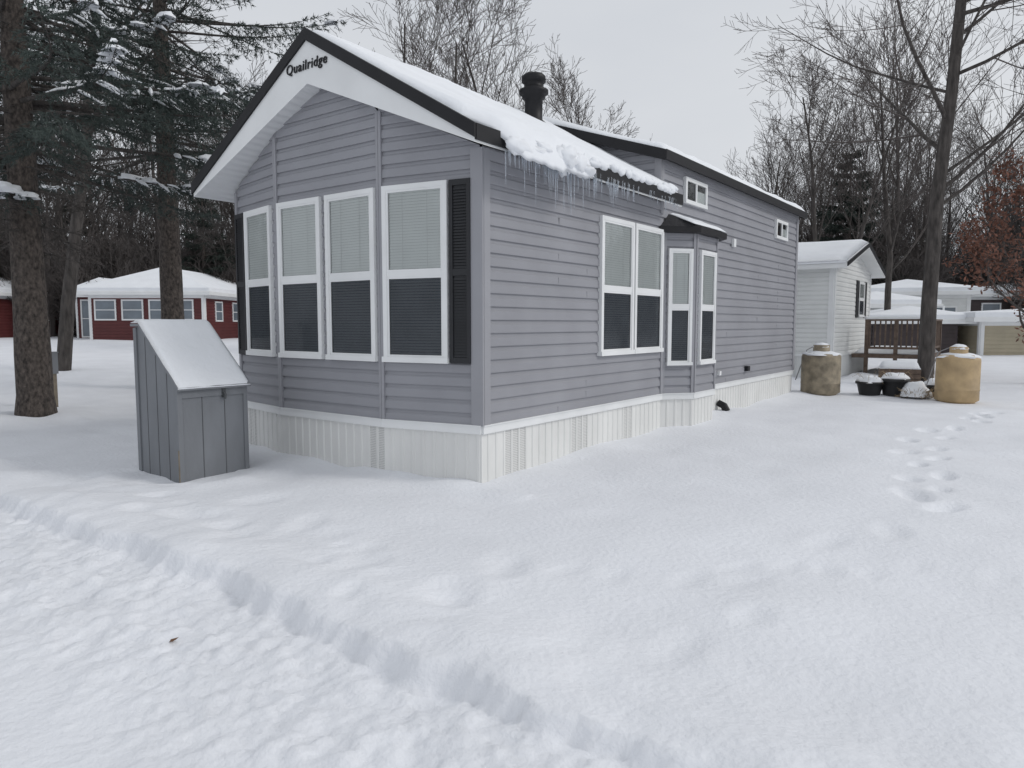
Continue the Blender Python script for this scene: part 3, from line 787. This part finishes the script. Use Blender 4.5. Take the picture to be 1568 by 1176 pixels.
def tank(x,y,mat,r,h,seed):
    e=empty('propane_tank',(x,y,gh(x,y)-.06))
    m=MB()
    m.lathe((0,0,0),[(r*.8,0),(r*.82,.06),(r,.10),(r,h*.30),(r*1.012,h*.305),(r*1.012,h*.325),(r,h*.33),(r,h*.88),(r*.98,h*.92),(r*.9,h*.96),(r*.75,h*.985),(r*.3,h)],32,0)
    m.lathe((0,0,h*.95),[(r*.42,0),(r*.42,.17),(r*.40,.18),(r*.40,.10)],24,0)
    m.tube([V((0,0,h)),V((0,0,h+.16))],[.035,.03],10,1,True)
    m.tube([V((0,0,h+.1)),V((-.1,.1,h+.14)),V((-.35,.3,h+.02)),V((-.5,.1,.3))],[.012,.012,.01,.01],8,1)
    m.build('tank_body',[mat,'silver'],e,True)
    m=MB()
    m.blob((0,0,h*.93),(r*.97,r*.97,h*.10),0,seed,24,7,.22); m.blob((0,0,h+.09),(r*.43,r*.43,.09),0,seed+3,16,6,.25)
    m.build('tank_snow',['snowroof'],e,True)
tank(.42,9.98,'tank',.36,.88,1); tank(2.68,10.3,'tank2',.35,.92,2)

def pot(x,y,r,h,seed,name='flower_pot'):
    e=empty(name,(x,y,gh(x,y)-.05))
    m=MB(); m.lathe((0,0,0),[(r*.7,0),(r*.93,h*.8),(r*1.05,h*.82),(r*1.05,h*.95),(r,h*.96),(r*.9,h*.9)],24,0); m.build('pot_body',['pot'],e,True)
    m=MB(); m.blob((0,0,h*.9),(r*.98,r*.98,.13),0,seed,18,6,.35); m.build('pot_snow',['snowroof'],e,True)
    rr=random.Random(seed); m=MB()
    for i in range(10):
        a=rr.uniform(0,6.28); q=V((math.cos(a)*r*.5,math.sin(a)*r*.5,h)); m.tube([q,q+V((math.cos(a)*.1,math.sin(a)*.1,.12)),q+V((math.cos(a)*.2,math.sin(a)*.2,rr.uniform(-.05,.2)))],[.004,.003,.002],3)
    m.build('dry_stems',['straw'],e)
pot(1.22,10.45,.25,.32,1); pot(1.62,10.6,.26,.40,2); pot(2.25,10.95,.2,.3,5)
e=empty('snowy_straw_clump',(1.98,10.55,gh(1.98,10.55)))
m=MB(); rr=random.Random(4)
for i in range(160):
    a=rr.uniform(0,6.28); q=V((math.cos(a)*.24,math.sin(a)*.24,rr.uniform(0,.14))); m.tube([q,q+V((math.cos(a)*.14,math.sin(a)*.14,rr.uniform(-.06,.12)))],[.005,.002],3)
m.build('straw',['straw'],e); m=MB(); m.blob((0,0,.03),(.29,.29,.27),0,9,18,7,.25); m.build('clump_snow',['snowroof'],e,True)
e=empty('wooden_planter_box',(1.02,12.7,gh(1.02,12.7)-.05),.2)
m=MB()
for i in range(4): m.box((0,0,i*.11),(.75,.04,i*.11+.10),0); m.box((0,.46,i*.11),(.75,.5,i*.11+.10),0); m.box((-.03,0,i*.11),(.0,.5,i*.11+.10),0); m.box((.75,0,i*.11),(.78,.5,i*.11+.10),0)
m.box((0,.04,.3),(.75,.46,.4),0); m.build('box_boards',['wood'],e)
m=MB(); snow_sheet(m,lambda u,v:(-.03+u*.8,-.01+v*.52,.43),14,10,lambda u,v,p:.15*rnd(min(u,1-u)*.8,.15)*rnd(min(v,1-v)*.5,.12)+.02); m.build('box_snow',['snowroof'],e,True)

# ------------------------------------------------------------------ cottages
def simple_window(m,fr,s0,s1,z0,z1):
    fbox(m,fr,s0,s1,0,.05,z0,z0+.07,0); fbox(m,fr,s0,s1,0,.05,z1-.07,z1,0); fbox(m,fr,s0,s0+.07,0,.05,z0+.07,z1-.07,0); fbox(m,fr,s1-.07,s1,0,.05,z0+.07,z1-.07,0)
    fbox(m,fr,s0+.07,s1-.07,.02,.026,z0+.07,z1-.07,1)
    fbox(m,fr,s0+.07,s1-.07,.026,.045,(z0+z1)/2-.02,(z0+z1)/2+.02,0)
M['farglass']=pmat('far_window_glass',(.16,.19,.22),.15,.2,1.5,spec=.6)
M['darksid']=pmat('dark_brown_siding',(.06,.045,.045),.6,.15,3)
def cottage(x,y,rz,Wd,Dp,wh,rise,wins,wing=0,wallmat='maroon',name='red_cottage',trim=True):
    e=empty(name,(x,y,gh(x,y)-.05),rz)
    fF=Fr((0,0),(Wd,0)); fRr=Fr((Wd,0),(Wd,Dp)); fBk=Fr((Wd,Dp),(0,Dp)); fLf=Fr((0,Dp),(0,0))
    m=MB()
    for f in (fF,fRr,fBk,fLf): siding(m,f,.0,wh,None,.15)
    if trim:
        for f in (fF,fRr,fBk,fLf): fbox(m,f,0,.12,0,.04,0,wh,1); fbox(m,f,f.len-.12,f.len,0,.042,0,wh,1); fbox(m,f,.12,f.len-.12,0,.04,wh-.14,wh,1)
    if wing:
        for f in (Fr((-wing,1.6),(0,1.6)),Fr((-wing,Dp),(-wing,1.6))): siding(m,f,0,wh,None,.15); fbox(m,f,0,.1,0,.04,0,wh,1)
    m.build('walls',[wallmat,'white'],e)
    m=MB()
    for s0,s1,z0,z1 in wins: simple_window(m,fF,s0,s1,z0,z1)
    for s0 in (1.2,3.4,5.6): 
        if s0+1<Dp: simple_window(m,fRr,s0,s0+.9,.9,1.9)
    if wing: simple_window(m,Fr((-wing,1.6),(0,1.6)),.25,.8,.1,2.0); simple_window(m,Fr((-wing,1.6),(0,1.6)),.8,1.3,.1,2.0)
    if m.v: m.build('windows',['white','farglass'],e)
    def hip(m,x0,x1,y0,y1,z,rs,hipd,mi,th):
        xm=(x0+x1)/2
        a,b,c,d=(x0,y0,z),(x1,y0,z),(x1,y1,z),(x0,y1,z); p,q_=(xm,y0+hipd,z+rs),(xm,y1-hipd,z+rs)
        m.poly([a,b,p],mi); m.poly([b,c,q_,p],mi); m.poly([c,d,q_],mi); m.poly([d,a,p,q_],mi)
        A=[(t[0],t[1],t[2]-th) for t in (a,b,c,d)]
        T=[a,b,c,d]
        for i in range(4): m.quad(T[i],T[(i+1)%4],A[(i+1)%4],A[i],mi)
        m.poly(A[::-1],mi)
    hd=min(2.2,Dp*.4)
    m=MB(); hip(m,-.45,Wd+.45,-.45,Dp+.4,wh+.16,rise,hd,0,.16)
    if wing: hip(m,-wing-.4,.5,1.2,Dp+.3,wh+.12,rise*.6,1.0,0,.16)
    m.build('roof',['white'],e)
    m=MB(); hip(m,-.40,Wd+.40,-.40,Dp+.35,wh+.34,rise,hd,0,.172)
    if wing: hip(m,-wing-.35,.45,1.25,Dp+.25,wh+.30,rise*.6,1.0,0,.172)
    m.build('roof_snow',['snowroof'],e)
    return e
x,y=site(-20.2,34.5); cottage(x,y,math.radians(36.8),5.5,9,2.15,1.15,[(.25,1.3,.95,1.95),(1.55,2.6,.95,1.95),(2.85,3.7,.95,1.95),(4.2,5.0,.95,1.95)],wing=1.6)
x,y=site(-32.3,34); cottage(x,y,math.radians(36.8),6.6,7,2.15,1.1,[(1,2,1,2),(3,4,1,2)])
x,y=site(-17.2,47); cottage(x,y,math.radians(36.8),5,7,1.7,1.0,[(.5,1.5,.9,1.5),(3.2,4.2,.9,1.5)],wallmat='darksid')
x,y=site(16.4,34); cottage(x,y,math.radians(20),4.5,5,2.2,.5,[(1,2,.9,1.7),(3,4,.9,1.7)],wallmat='wsiding',name='white_mobile_home')
x,y=site(16.9,26); cottage(x,y,math.radians(30),8,3,1.25,.25,[(2.0,2.8,.5,1.0)],wallmat='beige',name='beige_camper')
x,y=site(23.0,37); cottage(x,y,math.radians(36),10,5,2.1,.6,[(1,2,.9,1.8),(4,5,.9,1.8)],wallmat='darksid',name='brown_mobile_home')
x,y=site(13.5,27); cottage(x,y,math.radians(30),3.0,2.4,1.2,.35,[],wallmat='darksid',name='garden_shed',trim=False)
x,y=site(13.9,30); cottage(x,y,math.radians(40),3.4,3,1.75,.4,[],wallmat='wsiding',name='garden_shed')

def car(x,y,rz,sc=1):
    e=empty('parked_car',(x,y,gh(x,y)-.15),rz)
    prof=[(-2.2,.35),(-2.25,.75),(-1.9,.98),(-1.45,1.02),(-1.0,1.5),(.9,1.55),(1.7,1.05),(2.15,.95),(2.25,.6),(2.2,.35)]
    m=MB(); m.prism([(a,-.85,b) for a,b in prof],[(a,.85,b) for a,b in prof],0)
    for yy in (-.853,.853):
        m.poly([(-1.3,yy,1.03),(-.93,yy,1.42),(-.1,yy,1.46),(-.1,yy,1.03)],1); m.poly([(0,yy,1.03),(0,yy,1.46),(.82,yy,1.47),(1.45,yy,1.05)],1)
    for a in (-1.4,1.4):
        for yy in (-.88,.70): m.prism([(a+.33*math.cos(t*.5236),yy,.33+.33*math.sin(t*.5236)) for t in range(12)],[(a+.33*math.cos(t*.5236),yy+.18,.33+.33*math.sin(t*.5236)) for t in range(12)],2)
    m.build('car_body',['carpaint','farglass','tyre'],e)
    m=MB()
    def Pc(u,v):
        xx=-2.2+u*4.4; z=np.interp(xx,[p[0] for p in prof[1:9]],[p[1] for p in prof[1:9]]); return (xx,-.84+v*1.68,z)
    snow_sheet(m,Pc,30,12,lambda u,v,p:.16*rnd(min(u,1-u)*4.4,.25)*rnd(min(v,1-v)*1.7,.2)+.01); m.build('car_snow',['snowroof'],e,True)
x,y=site(-16.2,41); car(x,y,.6)
e=empty('power_pedestal',(-10.52,.58,gh(-10.52,.58))); m=MB(); m.box((-.03,-.03,-.1),(.03,.03,.9),0); m.box((-.06,-.05,.62),(.06,.05,1.0),1); m.box((-.07,-.06,1.0),(.07,.06,1.02),1); m.build('pedestal_box',['shededge','shed'],e)
m=MB(); rr=random.Random(8)
for (x,y) in ((.62,-3.15),(2.75,-3.45)):
    z=gh(x,y)+.012; a=rr.uniform(0,6.28); c,s_=math.cos(a),math.sin(a)
    pl=[(-.022,0,0),(-.010,.011,.006),(.010,.009,.004),(.024,0,.01),(.008,-.010,.006),(-.011,-.009,.0)]
    m.poly([(x+c*p-s_*q,y+s_*p+c*q,z+r) for p,q,r in pl])
m.build('fallen_leaves',['brownleaf'])

# ------------------------------------------------------------------ light
W=bpy.data.worlds.new('World'); scene.world=W; W.use_nodes=True
t=W.node_tree; t.nodes.clear()
o=t.nodes.new('ShaderNodeOutputWorld'); bg=t.nodes.new('ShaderNodeBackground'); sk=t.nodes.new('ShaderNodeTexSky')
AZ,EL=26,36
sk.sky_type='NISHITA'; sk.sun_disc=False; sk.sun_elevation=math.radians(EL); sk.sun_rotation=math.radians(90-AZ); sk.dust_density=4; sk.air_density=1.0
hs=t.nodes.new('ShaderNodeHueSaturation'); hs.inputs['Saturation'].default_value=.25
t.links.new(sk.outputs[0],hs.inputs['Color'])
tc=t.nodes.new('ShaderNodeTexCoord'); mp=t.nodes.new('ShaderNodeMapping'); mp.inputs['Scale'].default_value=(1,1,2.5)
n=t.nodes.new('ShaderNodeTexNoise'); n.inputs['Scale'].default_value=1.6; n.inputs['Detail'].default_value=4
t.links.new(tc.outputs['Generated'],mp.inputs[0]); t.links.new(mp.outputs[0],n.inputs['Vector'])
cr=t.nodes.new('ShaderNodeValToRGB'); cr.color_ramp.elements[0].position=.3; cr.color_ramp.elements[1].position=.7
cr.color_ramp.elements[0].color=(5.5,5.8,6.3,1); cr.color_ramp.elements[1].color=(6.6,6.8,7.1,1)
t.links.new(n.outputs['Fac'],cr.inputs[0])
mx=t.nodes.new('ShaderNodeMix'); mx.data_type='RGBA'; mx.inputs[0].default_value=.85
t.links.new(hs.outputs[0],mx.inputs[6]); t.links.new(cr.outputs[0],mx.inputs[7]); t.links.new(mx.outputs[2],bg.inputs[0])
bg.inputs[1].default_value=.115; t.links.new(bg.outputs[0],o.inputs[0])
sun=bpy.data.lights.new('sun','SUN'); sun.energy=.80; sun.angle=math.radians(13); sun.color=(1,.97,.93)
so=bpy.data.objects.new('sun',sun); scene.collection.objects.link(so)
az=math.radians(AZ); el=math.radians(EL)
sdir=V((math.cos(az)*math.cos(el),math.sin(az)*math.cos(el),math.sin(el)))
so.rotation_euler=(-sdir).to_track_quat('-Z','Y').to_euler()
# ------------------------------------------------------------------ camera
cd=bpy.data.cameras.new('camera'); cam=bpy.data.objects.new('camera',cd); scene.collection.objects.link(cam)
cd.sensor_width=36; cd.lens=25.26; cd.clip_end=2000; cd.clip_start=.05
cam.location=(CAMX,CAMY,1.43); cam.rotation_euler=(math.radians(85.2),0,math.radians(36.8))
scene.camera=cam
